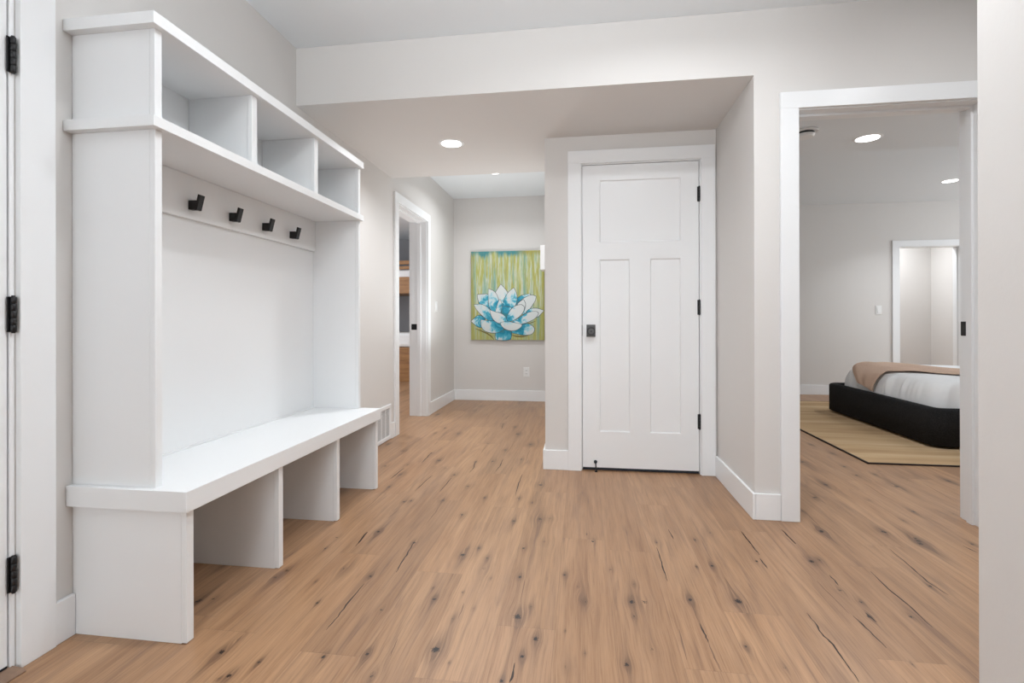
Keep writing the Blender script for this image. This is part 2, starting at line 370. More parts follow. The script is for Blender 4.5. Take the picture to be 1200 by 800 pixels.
# ---- floor: oak planks, each its own strip of one mesh
KNOTS=[(-1.061,1.347,0.0103,1.0),(-1.063,1.325,0.0056,0.5),(-0.97,1.26,0.0075,1.0),(-0.923,1.322,0.005,1.0),(-1.053,1.406,0.0047,0.7),(-0.751,1.368,0.0073,1.0),(-0.915,1.628,0.0047,1.0),(-0.997,1.761,0.0043,0.7),(-0.935,1.868,0.0168,0.45),(-1.167,1.769,0.0103,0.7),(-1.153,1.823,0.0106,0.6),(-1.102,2.023,0.0058,1.0),(-1.105,2.135,0.007,0.7),(-0.809,1.828,0.0067,0.8),(-0.628,1.397,0.0057,1.0),(-0.576,1.312,0.0085,0.5),(-1.337,1.584,0.0108,1.0),(-1.294,1.602,0.0068,0.7),(-0.99,1.246,0.0026,1.0),(-0.738,2.129,0.0077,1.0),(-0.497,2.046,0.0113,1.0),(-0.442,2.116,0.0058,1.0),(-0.491,2.105,0.005,0.7),(-0.39,2.031,0.008,0.5),(-0.385,1.943,0.0137,0.4),(-0.251,2.141,0.0075,1.0),(-0.167,2.215,0.0137,0.4),(-0.236,1.898,0.0074,1.0),(-0.345,1.873,0.0044,0.5),(-0.518,1.707,0.0075,1.0),(-0.544,1.777,0.0028,1.0),(-0.429,1.763,0.0035,1.0),(-0.367,1.667,0.0039,0.6),(-0.421,1.603,0.0076,0.5),(-0.212,1.642,0.014,1.0),(-0.174,1.706,0.0046,0.7),(-0.434,1.444,0.0138,1.0),(-0.142,1.535,0.0101,1.0),(-0.174,1.449,0.0073,1.0),(-0.219,1.342,0.0063,1.0),(-0.577,1.312,0.0085,0.6),(-0.629,1.397,0.0068,1.0),(-0.676,1.618,0.0072,0.7),(-0.808,1.825,0.0074,0.8),(-0.379,1.394,0.0022,1.0),(-0.941,2.219,0.0081,1.0),(0.047,2.248,0.0077,1.0),(-0.067,1.937,0.0067,1.0),(0.111,2.002,0.0068,0.6),(-0.016,1.856,0.0099,0.5),(-0.002,1.768,0.0121,0.4),(0.011,1.76,0.004,1.0),(0.038,1.698,0.009,0.4),(-0.053,1.586,0.0024,1.0),(0.008,1.488,0.0034,0.6),(-0.045,1.423,0.0087,0.4),(0.171,1.782,0.0107,1.0),(0.217,1.788,0.0121,0.6),(0.17,1.696,0.0051,0.8),(0.192,1.904,0.0072,0.5),(0.205,1.533,0.0092,0.5),(0.126,1.454,0.0088,0.9),(0.327,2.276,0.0077,0.8),(0.453,2.072,0.0054,1.0),(0.516,2.088,0.0085,1.0),(0.501,2.325,0.0077,0.8),(0.376,1.822,0.0094,1.0),(0.54,1.836,0.0148,1.0),(0.488,1.584,0.0052,0.7),(0.02,2.321,0.0035,1.0),(0.588,2.413,0.008,0.6),(0.705,2.151,0.0076,1.0),(1.102,2.493,0.0115,1.0),(0.925,2.181,0.0118,1.0),(0.964,2.199,0.0085,0.7),(0.927,1.961,0.0105,0.6),(0.962,1.889,0.0072,0.8),(0.943,1.797,0.0082,1.0),(1.078,1.816,0.0082,0.8),(1.272,2.036,0.0084,0.8),(1.386,2.531,0.0134,0.9),(1.473,2.417,0.0127,0.9),(1.485,2.471,0.0074,1.0),(1.693,2.442,0.0072,1.0),(0.487,1.582,0.005,0.8),(0.566,1.503,0.007,0.5),(0.932,1.566,0.0035,0.6),(-1.111,3.594,0.0072,1.0),(-0.736,3.413,0.008,1.0),(-1.134,2.83,0.008,1.0),(-0.756,2.656,0.0084,1.0),(-0.96,2.608,0.0084,1.0),(-0.926,2.625,0.0084,0.8),(-0.943,2.222,0.0072,1.0),(-1.0,3.417,0.019,0.7),(-0.808,3.105,0.0098,0.8),(-0.673,2.902,0.008,0.8),(-0.536,2.725,0.0075,1.0),(-0.603,2.471,0.0097,0.8),(-0.245,2.984,0.015,0.9),(-0.332,2.426,0.0085,1.0),(-0.207,2.467,0.0133,0.8),(-0.156,2.481,0.0115,0.5),(-0.347,2.741,0.0085,0.7),(-0.619,3.443,0.0162,0.7),(-0.579,3.759,0.0117,0.8),(-0.407,3.949,0.0183,0.7),(-0.553,4.306,0.0201,0.9),(-0.425,3.518,0.0082,1.0),(-0.747,3.936,0.0092,0.8),(-0.617,4.592,0.0143,1.0),(-0.741,4.716,0.011,1.0),(-1.071,4.253,0.0168,0.7),(-1.252,4.468,0.0124,1.0),(-1.278,4.249,0.0118,0.6),(-0.902,3.24,0.0103,0.6),(-1.185,3.283,0.0105,0.6),(-1.538,3.82,0.0123,0.8),(-1.323,3.233,0.0104,1.0),(-1.34,3.631,0.0131,0.8),(-1.507,5.116,0.0142,1.0),(-0.267,2.684,0.0083,0.7),(-1.175,5.352,0.0295,0.5),(-0.726,6.026,0.028,0.6),(-0.607,6.13,0.0332,0.5),(-1.153,5.667,0.0222,0.5),(1.834,3.978,0.0134,0.8),(1.748,3.627,0.011,1.0),(1.445,3.211,0.0152,0.9),(1.281,2.972,0.0141,0.8),(1.726,3.433,0.0092,1.0),(1.842,3.231,0.015,1.0),(2.216,3.382,0.0155,1.0),(1.105,2.502,0.0118,1.0),(1.482,2.446,0.0129,0.9),(1.125,2.751,0.0075,0.8),(1.687,2.819,0.0112,0.9),(1.851,3.468,0.0116,0.6),(1.986,3.376,0.0078,0.6),(1.864,2.814,0.0074,0.6)]
CRACKS=[([(-0.99,2.206),(-0.984,2.131),(-0.979,2.058)],1),([(-0.808,1.771),(-0.809,1.652),(-0.805,1.561),(-0.808,1.488)],1),([(-0.741,2.138),(-0.73,2.011),(-0.726,1.936),(-0.721,1.867)],1),([(-0.192,1.419),(-0.192,1.361),(-0.197,1.339)],1),([(-0.565,1.478),(-0.558,1.398)],0.5),([(-0.214,1.884),(-0.213,1.727)],0.4),([(-0.408,1.695),(-0.404,1.6)],0.4),([(0.319,2.224),(0.32,2.11),(0.318,2.03),(0.318,1.942)],1),([(0.401,2.426),(0.408,2.319)],1),([(0.377,1.685),(0.38,1.635),(0.381,1.588)],1),([(0.381,1.588),(0.382,1.518),(0.385,1.462)],0.4),([(0.734,2.449),(0.734,2.318)],1),([(0.375,1.819),(0.377,1.685)],0.4),([(0.54,2.001),(0.543,1.867)],0.4),([(0.304,1.644),(0.301,1.499)],0.3),([(0.733,2.436),(0.735,2.307),(0.736,2.21)],1),([(0.727,2.181),(0.727,2.095)],1),([(0.928,2.497),(0.931,2.34)],1),([(0.945,2.072),(0.942,1.996)],1),([(0.748,1.794),(0.747,1.725),(0.743,1.682),(0.751,1.628),(0.748,1.528),(0.743,1.47)],1),([(0.891,1.796),(0.899,1.714),(0.903,1.634)],1),([(0.943,1.821),(0.947,1.769)],1),([(1.118,2.123),(1.108,1.993),(1.114,1.887),(1.107,1.763)],1),([(1.308,2.345),(1.297,2.197),(1.284,2.068),(1.294,1.977)],1),([(1.641,2.419),(1.654,2.353)],1),([(0.874,2.02),(0.88,1.907),(0.885,1.807)],0.3),([(-1.116,3.61),(-1.106,3.463),(-1.102,3.341)],1),([(-1.181,3.216),(-1.182,3.079),(-1.183,2.969)],1),([(-0.809,3.038),(-0.811,2.789)],1),([(-0.945,3.079),(-0.953,2.925),(-0.957,2.779)],1),([(-0.736,3.413),(-0.72,3.277),(-0.722,3.169)],1),([(-0.555,3.511),(-0.551,3.322),(-0.559,3.212)],1),([(-0.377,3.174),(-0.38,3.001),(-0.37,2.774)],1),([(-0.745,4.716),(-0.725,4.478)],1),([(-0.542,4.094),(-0.546,3.839),(-0.554,3.64)],0.5),([(-0.392,3.801),(-0.393,3.483)],0.7),([(-0.814,4.386),(-0.817,4.092)],0.7),([(-0.749,5.127),(-0.758,4.921)],1),([(-1.131,2.823),(-1.13,2.651),(-1.12,2.48)],0.6),([(-0.755,2.65),(-0.746,2.477),(-0.746,2.319)],0.6),([(-0.946,2.504),(-0.961,2.373)],0.5),([(-0.993,2.209),(-0.984,2.098)],1),([(-1.163,3.946),(-1.166,3.85)],0.6),([(-0.747,3.936),(-0.742,3.643)],0.5),([(1.693,3.366),(1.671,3.054),(1.679,2.969)],0.5),([(1.852,3.461),(1.867,3.301)],0.4),([(0.932,2.344),(0.926,2.447)],1),([(2.04,3.324),(1.999,2.985)],0.3),([(1.135,2.765),(1.12,2.534)],0.3)]

rf = random.Random(5)
for i in range(360):
    if i < 200: x, y = rf.uniform(1.1, 4.6), rf.uniform(2.6, 7.1)
    elif i < 260: x, y = rf.uniform(-4.5, -1.7), rf.uniform(4.0, 8.9)
    elif i < 290: x, y = rf.uniform(-1.55, -1.15), rf.uniform(1.4, 3.6)
    else: x, y = rf.uniform(-1.5, 2.8), rf.uniform(-2.5, 1.25)
    if any(abs(x-k[0]) < 0.12 and abs(y-k[1]) < 0.2 for k in KNOTS): continue
    KNOTS.append((x, y, rf.uniform(0.006, 0.016), rf.choice((0.5, 0.7, 0.8, 1.0))))
PW = 0.1863; PL = 1.277; X0 = -0.646
ENDS = {-2: 1.997, 0: 1.888, 1: 2.60, 2: 1.587, 3: 2.266, 4: 2.175, 5: 1.46, 6: 1.766, 8: 1.578, 9: 2.16, 10: 2.37}
KA = np.array(KNOTS)
def fields(x, y):
    k = np.zeros_like(x); h = np.zeros_like(x); wv_ = np.zeros_like(x)
    xa, xb, ya, yb = x.min(), x.max(), y.min(), y.max()
    for kx, ky, r, s in KA:
        if kx < xa-0.15 or kx > xb+0.15 or ky < ya-0.4 or ky > yb+0.4: continue
        dx = x-kx; dy = y-ky
        k = np.maximum(k, s*np.exp(-((dx/(r*0.95))**2+(dy/(r*1.15))**2)))
        h += 0.50*s*np.exp(-((dx/(r*2.0))**2+(dy/(r*4.0))**2)) + 0.34*s*np.exp(-(((dx-0.4*r)/(r*1.3))**2+((dy+3*r)/(r*13.0))**2))
        wv_ += r*0.9*np.tanh(dx/(r*1.2))*np.exp(-((dx/(r*4))**2+(dy/(r*5))**2))
    return k, np.minimum(h, 1.0), wv_
V = []; FC = []; UVV = []; AK = []; AH = []; AW = []; AR = []
nv = 0
rp = random.Random(11)
for r in range(int((-5.1-X0)//PW), int((6.7-X0)//PW)+1):
    xa = X0+r*PW
    off = ENDS.get(r, None)
    if off is None: off = rp.uniform(0, PL)
    j0 = math.floor((-5.75-off)/PL)
    y = off+j0*PL
    while y < 9.1:
        near = (-1.35 < xa < 1.75) and (1.15 < y+PL) and (y < 3.9)
        midz = (-3.2 < xa < 4.8) and (1.0 < y+PL)
        nx, ny = (50, 270) if near else ((26, 120) if midz else (2, 4))
        gx, gy = np.meshgrid(np.linspace(0, PW, nx), np.linspace(0, PL, ny))
        X = gx.ravel(); Y = gy.ravel()
        k, h, wv_ = fields(X+xa, Y+y) if (near or midz) else (np.zeros_like(X),)*3
        V.append(np.stack([X+xa, Y+y, np.zeros_like(X)], 1)); UVV.append(np.stack([X, Y], 1))
        AK.append(k); AH.append(h); AW.append(wv_); AR.append(np.full(X.shape, rp.random()))
        idx = np.arange(nx*ny).reshape(ny, nx)+nv
        FC.append(np.stack([idx[:-1, :-1], idx[:-1, 1:], idx[1:, 1:], idx[1:, :-1]], -1).reshape(-1, 4))
        nv += nx*ny
        y += PL
nfl = sum(len(f) for f in FC); mats_idx = [0]*nfl
# resin filled cracks, thin strips let into the planks
for pts, wd in CRACKS:
    pts = [Vector((a, b)) for a, b in pts]
    dense = []
    for a, b in zip(pts[:-1], pts[1:]):
        for t in range(4): dense.append(a.lerp(b, t/4))
    dense.append(pts[-1])
    n = len(dense); L = (dense[-1]-dense[0]).length
    rows = []
    for i, p in enumerate(dense):
        t = (dense[min(i+1, n-1)]-dense[max(i-1, 0)]).normalized(); nn = Vector((-t.y, t.x))
        s = math.sin(math.pi*(0.04+0.92*i/(n-1)))**0.6
        hw = (0.0031 if wd == 1 else 0.0020)*s*rf.uniform(0.55, 1.15)
        j = nn*rf.uniform(-0.0016, 0.0016)
        rows.append((p+j-nn*hw, p+j+nn*hw))
    vv = np.array([[q.x, q.y, 0.0004] for rr in rows for q in rr])
    V.append(vv); UVV.append(np.full((len(vv), 2), 0.09)); z = np.zeros(len(vv)); AK.append(z); AH.append(z); AW.append(z); AR.append(z+0.5)
    FC.append(np.array([[nv+2*i, nv+2*i+1, nv+2*i+3, nv+2*i+2] for i in range(n-1)])); mats_idx += [1 if wd == 1 else 2]*(n-1)
    nv += len(vv)
V = np.concatenate(V); FC = np.concatenate(FC); UVV = np.concatenate(UVV)
me = bpy.data.meshes.new('floor')
me.vertices.add(len(V)); me.vertices.foreach_set('co', V.astype('f').ravel())
me.loops.add(FC.size); me.loops.foreach_set('vertex_index', FC.astype('i').ravel())
me.polygons.add(len(FC)); me.polygons.foreach_set('loop_start', np.arange(0, FC.size, 4).astype('i'))
me.polygons.foreach_set('loop_total', np.full(len(FC), 4).astype('i'))
me.polygons.foreach_set('material_index', np.array(mats_idx, dtype='i'))
me.update(calc_edges=True)
uvl = me.uv_layers.new(name='plank'); uvl.data.foreach_set('uv', UVV[FC.ravel()].astype('f').ravel())
for nm, arr in (('knot', AK), ('halo', AH), ('warp', AW), ('rnd', AR)):
    at = me.attributes.new(nm, 'FLOAT', 'POINT'); at.data.foreach_set('value', np.concatenate(arr).astype('f'))
for q in ('floor', 'crack', 'crack_soft'): me.materials.append(MT[q])
fl = bpy.data.objects.new('floor', me); C.objects.link(fl); struct(fl, 'knotty oak plank floor')

# ---- baseboards
def base(name, x0, x1, y0, y1, h=0.128):
    m = MB(); m.box(x0, x1, y0, y1, 0.0, h); return struct(m.build(name, 'trim', bevel=0.002))
BT = 0.014
base('baseboard_left', XL, XL+BT, 1.3025, 1.3632)
base('baseboard_left', XL, XL+BT, 4.0, 4.074)
base('baseboard_left', XL, XL+BT, 2.80, 3.60)
base('baseboard_left', XL, XL+BT, 5.092, YB-BT)
base('baseboard_back', XL, -0.242, YB-BT, YB)
base('baseboard_closet', -0.255, -0.085, 3.314-BT, 3.314)
base('baseboard_closet', -0.255, -0.241, 3.3142, YB-BT-0.001)
base('baseboard_side', 0.849-BT, 0.849, YH-BT, 3.300)
base('baseboard_bedroom', 0.8495, 0.966, YH-BT, YH)
base('baseboard_bedroom_back', 0.97, 4.005, 7.12-BT, 7.12)
base('baseboard_bath', 3.3, 5.21, 8.3-BT, 8.3)

# ---- casings and jambs
CW = 0.085; CT = 0.018; CH = 2.098
def casing_y(name, xa, xb, yf, sgn, zin, ztop, label):
    """casing round an opening in a wall that faces along y; xa..xb jamb faces; yf wall face, sgn direction out of the wall"""
    m = MB(); r = 0.006
    y0, y1 = sorted((yf, yf+sgn*CT))
    m.box(xa-r-CW, xa-r, y0, y1, 0, zin+r)
    m.box(xb+r, xb+r+CW, y0, y1, 0, zin+r)
    m.box(xa-r-CW, xb+r+CW, y0, y1, zin+r, ztop)
    return m
# bedroom doorway, trim_1
m = casing_y('', 1.058, 1.862, YH, -1, 2.012, CH, '')
for b in ((1.040, 1.058), (1.862, 1.880)): m.box(b[0], b[1], YH, YH+0.14, 0, 2.012)
m.box(1.040, 1.880, YH, YH+0.14, 2.012, 2.030)
t1 = struct(m.build('trim_1', 'trim', bevel=0.0015), 'white casing and jamb of the bedroom doorway')
m = MB(); m.box(1.850, 1.862, YH+0.055, YH+0.09, 0, 2.0); m.box(1.058, 1.070, YH+0.055, YH+0.09, 0, 2.0); m.box(1.058, 1.862, YH+0.055, YH+0.09, 2.0, 2.012)
m.build('door_stop_strip', 'trim', t1, bevel=0.001)
m = casing_y('', 1.058, 1.862, YH+0.14, 1, 2.012, CH, ''); m.build('inner_casing', 'trim', t1, bevel=0.0015)
m = MB(); m.box(1.8595, 1.862, YH+0.098, YH+0.138, 0.905, 0.975); sp = m.build('strike_plate', 'black', t1, bevel=0.002)
sp['label'] = 'black strike plate'
m = MB(); m.box(1.8585, 1.8596, YH+0.108, YH+0.126, 0.922, 0.958); m.build('latch_hole', 'slot', sp)
# closet door casing, trim_2
m = casing_y('', 0.003, 0.747, 3.314, -1, 2.008, CH, '')
for b in ((-0.009, 0.003), (0.747, 0.759)): m.box(b[0], b[1], 3.314, 3.434, 0, 2.008)
m.box(-0.009, 0.759, 3.314, 3.434, 2.008, 2.022)
m.box(0.003, 0.013, 3.360, 3.395, 0, 1.998); m.box(0.737, 0.747, 3.360, 3.395, 0, 1.998); m.box(0.003, 0.747, 3.360, 3.395, 1.998, 2.008)
t2 = struct(m.build('trim_2', 'trim', bevel=0.0015), 'white casing of the closed closet door')
m = MB(); m.box(0.0022, 0.0045, 3.313, 3.340, 0.885, 0.955); m.build('strike_plate', 'bronze', t2)
# hall doorway to the bunk room, trim_3 (wall faces +x)
def casing_x(m, xf, sgn, ya, yb, zin, ztop, CW=0.085):
    r = 0.006; x0, x1 = sorted((xf, xf+sgn*CT))
    m.box(x0, x1, ya-r-CW, ya-r, 0, zin+r); m.box(x0, x1, yb+r, yb+r+CW, 0, zin+r); m.box(x0, x1, ya-r-CW, yb+r+CW, zin+r, ztop)
    return m
m = casing_x(MB(), XL, 1, 4.172, 4.995, 2.012, CH)
m.box(XL-TH, XL, 4.160, 4.172, 0, 2.012); m.box(XL-TH, XL, 4.995, 5.005, 0, 2.012); m.box(XL-TH, XL, 4.160, 5.005, 2.012, 2.030)
m.box(XL-0.10, XL-0.06, 4.983, 4.995, 0, 2.0); m.box(XL-0.10, XL-0.06, 4.172, 4.184, 0, 2.0); m.box(XL-0.10, XL-0.06, 4.172, 4.995, 2.0, 2.012)
t3 = struct(m.build('trim_3', 'trim', bevel=0.0015), 'white casing and jamb of the hall doorway on the left')
casing_x(MB(), XL-TH, -1, 4.172, 4.995, 2.012, CH).build('inner_casing', 'trim', t3, bevel=0.0015)
m = MB(); m.box(XL-0.162, XL-0.104, 4.992, 4.995, 0.895, 0.955); sp = m.build('strike_plate', 'black', t3, bevel=0.001); sp['label'] = 'black strike plate'
# near left door casing, trim_4
m = casing_x(MB(), XL, 1, 0.364, 1.200, 2.012, CH, 0.0962)
m.box(XL-TH, XL, 0.352, 0.364, 0, 2.03); m.box(XL-TH, XL, 1.1915, 1.204, 0, 2.03); m.box(XL-TH, XL, 0.352, 1.204, 2.012, 2.03)
struct(m.build('trim_4', 'trim', bevel=0.0015), 'white casing of the door at the left edge')
# bedroom's second doorway, trim_5
m = casing_y('', 4.100, 4.814, 7.12, -1, 1.935, 2.02, '')
m.box(4.088, 4.100, 7.12, 7.26, 0, 1.935); m.box(4.814, 4.826, 7.12, 7.26, 0, 1.935); m.box(4.088, 4.826, 7.12, 7.26, 1.935, 1.953)
m.box(4.802, 4.814, 7.17, 7.205, 0, 1.925)
struct(m.build('trim_5', 'trim', bevel=0.0015), 'white casing of the far doorway in the bedroom')

# ---- doors
def hinge(root, x, y, z, nrm, h=0.095):
    """butt hinge: knuckle barrel on the vertical axis with leaf plates; nrm = 'y' or 'x' wall normal"""
    m = MB()
    g = h/5
    for i in range(5):
        m.cyl((x, y, z-h/2+i*g+0.0006), (x, y, z-h/2+(i+1)*g-0.0006), 0.0068, n=16)
    m.cyl((x, y, z-h/2-0.003), (x, y, z+h/2+0.003), 0.0045, n=12)
    if nrm == 'y': m.box(x-0.011, x+0.011, y+0.0055, y+0.009, z-h/2, z+h/2)
    else: m.box(x-0.009, x-0.0055, y-0.011, y+0.011, z-h/2, z+h/2)
    o = m.build('hinge', 'black', root, bevel=0.0006, seg=1); o['label'] = 'black hinge'; return o
# closet door, three recessed panels
dx0, dx1, dz0, dz1, dy = 0.006, 0.7435, 0.020, 2.005, 3.322
panels = [(0.118, 0.632, 1.497, 1.905), (0.128, 0.312, 0.255, 1.385), (0.440, 0.634, 0.255, 1.385)]
m = MB()
xs = sorted({dx0, dx1, 0.118, 0.632, 0.312, 0.440}); zs = sorted({dz0, dz1, 1.497, 1.905, 0.255, 1.385})
panels = [(0.118, 0.632, 1.497, 1.905), (0.118, 0.312, 0.255, 1.385), (0.440, 0.632, 0.255, 1.385)]
for i in range(len(xs)-1):
    for j in range(len(zs)-1):
        cx = (xs[i]+xs[i+1])/2; cz = (zs[j]+zs[j+1])/2
        if any(p[0] < cx < p[1] and p[2] < cz < p[3] for p in panels): continue
        m.bm.faces.new([m.bm.verts.new(q) for q in ((xs[i], dy, zs[j]), (xs[i+1], dy, zs[j]), (xs[i+1], dy, zs[j+1]), (xs[i], dy, zs[j+1]))])
bk = dy+0.035
for a, b in (((dx0, dz0), (dx1, dz0)), ((dx1, dz0), (dx1, dz1)), ((dx1, dz1), (dx0, dz1)), ((dx0, dz1), (dx0, dz0))):
    m.bm.faces.new([m.bm.verts.new(q) for q in ((a[0], dy, a[1]), (b[0], dy, b[1]), (b[0], bk, b[1]), (a[0], bk, a[1]))])
m.bm.faces.new([m.bm.verts.new(q) for q in ((dx0, bk, dz0), (dx1, bk, dz0), (dx1, bk, dz1), (dx0, bk, dz1))])
bmesh.ops.remove_doubles(m.bm, verts=m.bm.verts[:], dist=1e-5)
door2 = struct(m.build('door_2', 'trim'), 'closed white closet door with three recessed panels')
for i, p in enumerate(panels):
    # bevelled recess frame and flat panel
    m = MB(); ins = 0.007; dpt = 0.008
    o = [(p[0], p[2]), (p[1], p[2]), (p[1], p[3]), (p[0], p[3])]
    n_ = [(p[0]+ins, p[2]+ins), (p[1]-ins, p[2]+ins), (p[1]-ins, p[3]-ins), (p[0]+ins, p[3]-ins)]
    A = [m.bm.verts.new((a, dy, b)) for a, b in o]; B = [m.bm.verts.new((a, dy+dpt, b)) for a, b in n_]
    for q in range(4): m.bm.faces.new((A[q], A[(q+1) % 4], B[(q+1) % 4], B[q]))
    m.bm.faces.new(B)
    m.build('door_panel', 'trim', door2)
for z in (1.793, 1.068, 0.337): hinge(door2, 0.7452, dy-0.0065, z, 'y')
m = MB(); m.box(0.032, 0.090, dy-0.007, dy, 0.878, 0.958)
kn = m.build('knob_plate', 'bronze', door2, bevel=0.002); kn['label'] = 'dark square door knob plate'
m = MB(); m.cyl((0.061, dy-0.007, 0.915), (0.061, dy-0.035, 0.915), 0.012, n=20)
prof = [(0.014, 0.030), (0.023, 0.034), (0.0265, 0.040), (0.0265, 0.055), (0.024, 0.060)]
for (ra, ya), (rb, yb) in zip(prof[:-1], prof[1:]): m.cyl((0.061, dy-ya, 0.915), (0.061, dy-yb, 0.915), ra, rb, n=32, caps=False)
m.cyl((0.061, dy-0.0595, 0.915), (0.061, dy-0.0601, 0.915), 0.024, n=32)
m.cyl((0.061, dy-0.060, 0.915), (0.061, dy-0.063, 0.915), 0.006, n=16)
k2 = m.build('door_knob', 'black', kn)
m = MB(); m.cyl((0.061, dy-0.0602, 0.915), (0.061, dy-0.0625, 0.915), 0.0195, 0.0185, n=32); m.build('knob_face', 'bronze', kn)
m = MB(); m.box(dx0+0.002, dx1-0.002, dy+0.004, dy+0.030, 0.004, 0.0195); m.build('sweep_gap_strip', 'rubber', door2)  # dark strip standing in for the shaded gap under the closet door
m = MB(); m.cyl((0.089, dy-0.005, 0.057), (0.089, dy, 0.057), 0.011, n=20); m.cyl((0.089, dy-0.018, 0.057), (0.089, dy-0.005, 0.057), 0.006, n=16)
m.cyl((0.089, dy-0.018, 0.055), (0.092, dy-0.032, 0.012), 0.0038, n=12); m.cyl((0.092, dy-0.034, 0.0), (0.092, dy-0.032, 0.014), 0.0085, 0.006, n=16)
ds = m.build('door_stop', 'rubber', door2); ds['label'] = 'small black kick-down door stop'
# near left door
m = MB(); m.box(XL-0.040, XL-0.004, 0.367, 1.188, 0.018, 2.008)
door1 = struct(m.build('door_1', 'trim', bevel=0.001), 'white door at the left edge with black hinges')
for z in (1.733, 1.003, 0.272): hinge(door1, XL+0.0085, 1.1945, z, 'x', 0.10)
m = MB(); m.box(XL-0.036, XL-0.003, 0.369, 1.186, 0.0125, 0.0178); m.build('sweep_gap_strip', 'rubber', door1)
m = MB(); m.prism([(XL-0.10, 0.0), (XL+0.045, 0.0), (XL+0.045, 0.004), (XL+0.035, 0.0105), (XL+0.01, 0.012), (XL-0.10, 0.012)], 'y', 0.352, 1.1975)
struct(m.build('trim_6', 'threshold'), 'brown wooden threshold under the left door')

# ------------------------------------------------------------------ hall tree bench
ht = tag(empty('hall_tree_bench', (-1.38, 2.07, 0)), 'tall white built-in locker bench with cubbies and black coat hooks along the left wall', 'hall bench')
XF = -1.297; XB = XL+0.001; Y0, Y1 = 1.364, 2.798
def bx(name, *b, parent=ht, bevel=0.0012, extra=()):
    m = MB(); m.box(*b)
    for e in extra: m.box(*e)
    return m.build(name, 'cabinet', parent, bevel=bevel)
bx('crown_board', XB, -1.275, 1.337, 2.800, 1.884, 1.921)
bx('lower_shelf', XB, -1.275, 1.337, 2.800, 1.574, 1.607)
bx('bench_seat', XB, -1.173, 1.343, 2.802, 0.407, 0.471, bevel=0.002)
ST = 0.026; FR = 0.018
for y0 in (Y0, 2.772):
    # panel plus a face strip with a fine reveal
    bx('side_panel', XB, XF-FR-0.0008, y0+0.0006, y0+ST-0.0006, 0.471, 1.574, extra=[(XF-FR, XF, y0, y0+ST, 0.471, 1.574)])
    bx('upper_side_panel', XB, XF-FR-0.0008, y0+0.0006, y0+ST-0.0006, 1.607, 1.884, extra=[(XF-FR, XF, y0, y0+ST, 1.607, 1.884)])
for y0 in (1.819, 2.288):
    bx('cubby_divider', XB+0.012, XF-FR-0.0008, y0+0.004, y0+0.028, 1.607, 1.884, extra=[(XF-FR, XF, y0, y0+0.033, 1.607, 1.884)])
for y0 in (Y0, 1.830, 2.304, 2.772):
    m = MB()
    m.box(XB, -1.191-FR-0.0008, y0+0.0006, y0+ST-0.0006, 0.0, 0.407)
    m.box(-1.191-FR, -1.191, y0, y0+ST+0.002, 0.003, 0.407)
    m.build('bench_leg', 'cabinet', ht, bevel=0.001)
m = MB(); m.box(XB, XB+0.010, Y0+ST, 2.772, 0.471, 1.574); m.box(XB, XB+0.010, Y0+ST, 2.772, 1.607, 1.884)
m.build('back_panel', 'cabinet', ht)
m = MB(); m.box(XB+0.0105, XB+0.026, Y0+ST, 2.772, 1.397, 1.574); m.build('hook_rail', 'cabinet', ht, bevel=0.0025)
m = MB(); m.box(XB+0.0105, XB+0.020, Y0+ST, 2.772, 0.471, 0.477); m.build('seat_back_strip', 'cabinet', ht, bevel=0.001)
XR = XB+0.026
def hook(y, z):
    m = MB()
    # square standoff plus a leaning front plate
    m.prism([(XR, z-0.019), (XR+0.030, z-0.021), (XR+0.036, z+0.017), (XR, z+0.018)], 'y', y-0.0125, y+0.0125)
    m.prism([(XR+0.028, z-0.0225), (XR+0.039, z-0.0225), (XR+0.055, z+0.037), (XR+0.044, z+0.041)], 'y', y-0.0135, y+0.0135)
    o = m.build('coat_hook', 'black', ht, bevel=0.0015); o['label'] = 'black angular coat hook'; return o
h0 = hook(1.815, 1.452)
for k in (1, 2, 3): dup_part(h0, (0, 0.234*k, 0))

# ------------------------------------------------------------------ small wall things
# floor-level return air grille beside the bench
gy0, gy1, gz0, gz1 = 3.602, 3.998, 0.005, 0.292
vg = tag(empty('air_vent', (XL, 3.80, 0)), 'white perforated air vent at floor level just past the bench', 'vent')
m = MB(); t = 0.012
m.box(XL, XL+t, gy0, gy1, gz0, gz0+0.03); m.box(XL, XL+t, gy0, gy1, gz1-0.03, gz1)
m.box(XL, XL+t, gy0, gy0+0.03, gz0+0.03, gz1-0.03); m.box(XL, XL+t, gy1-0.03, gy1, gz0+0.03, gz1-0.03)
m.build('vent_frame', 'trim', vg, bevel=0.003)
m = MB(); m.box(XL+0.0005, XL+0.001, gy0+0.03, gy1-0.03, gz0+0.03, gz1-0.03); m.build('vent_backing', 'slot', vg)
m = MB(); ya = gy0+0.03; cols = 4; cwid = (gy1-gy0-0.06)/cols
for c_ in range(cols+1):
    yy = ya+c_*cwid; m.box(XL+0.003, XL+0.008, yy-0.006, yy+0.006, gz0+0.03, gz1-0.03)
zz = gz0+0.030
row = 0
while zz < gz1-0.03:
    m.box(XL+0.004, XL+0.0065, ya, gy1-0.03, zz, zz+0.0036)
    for c_ in range(cols):
        for q in range(4):
            yy = ya+c_*cwid+0.006+(q+(0.5 if row % 2 else 0))*(cwid-0.012)/4
            if yy+0.004 < ya+(c_+1)*cwid-0.006: m.box(XL+0.004, XL+0.0065, yy, yy+0.0042, zz+0.0036, min(zz+0.0135, gz1-0.03))
    zz += 0.0135; row += 1
m.build('vent_grid', 'trim', vg)

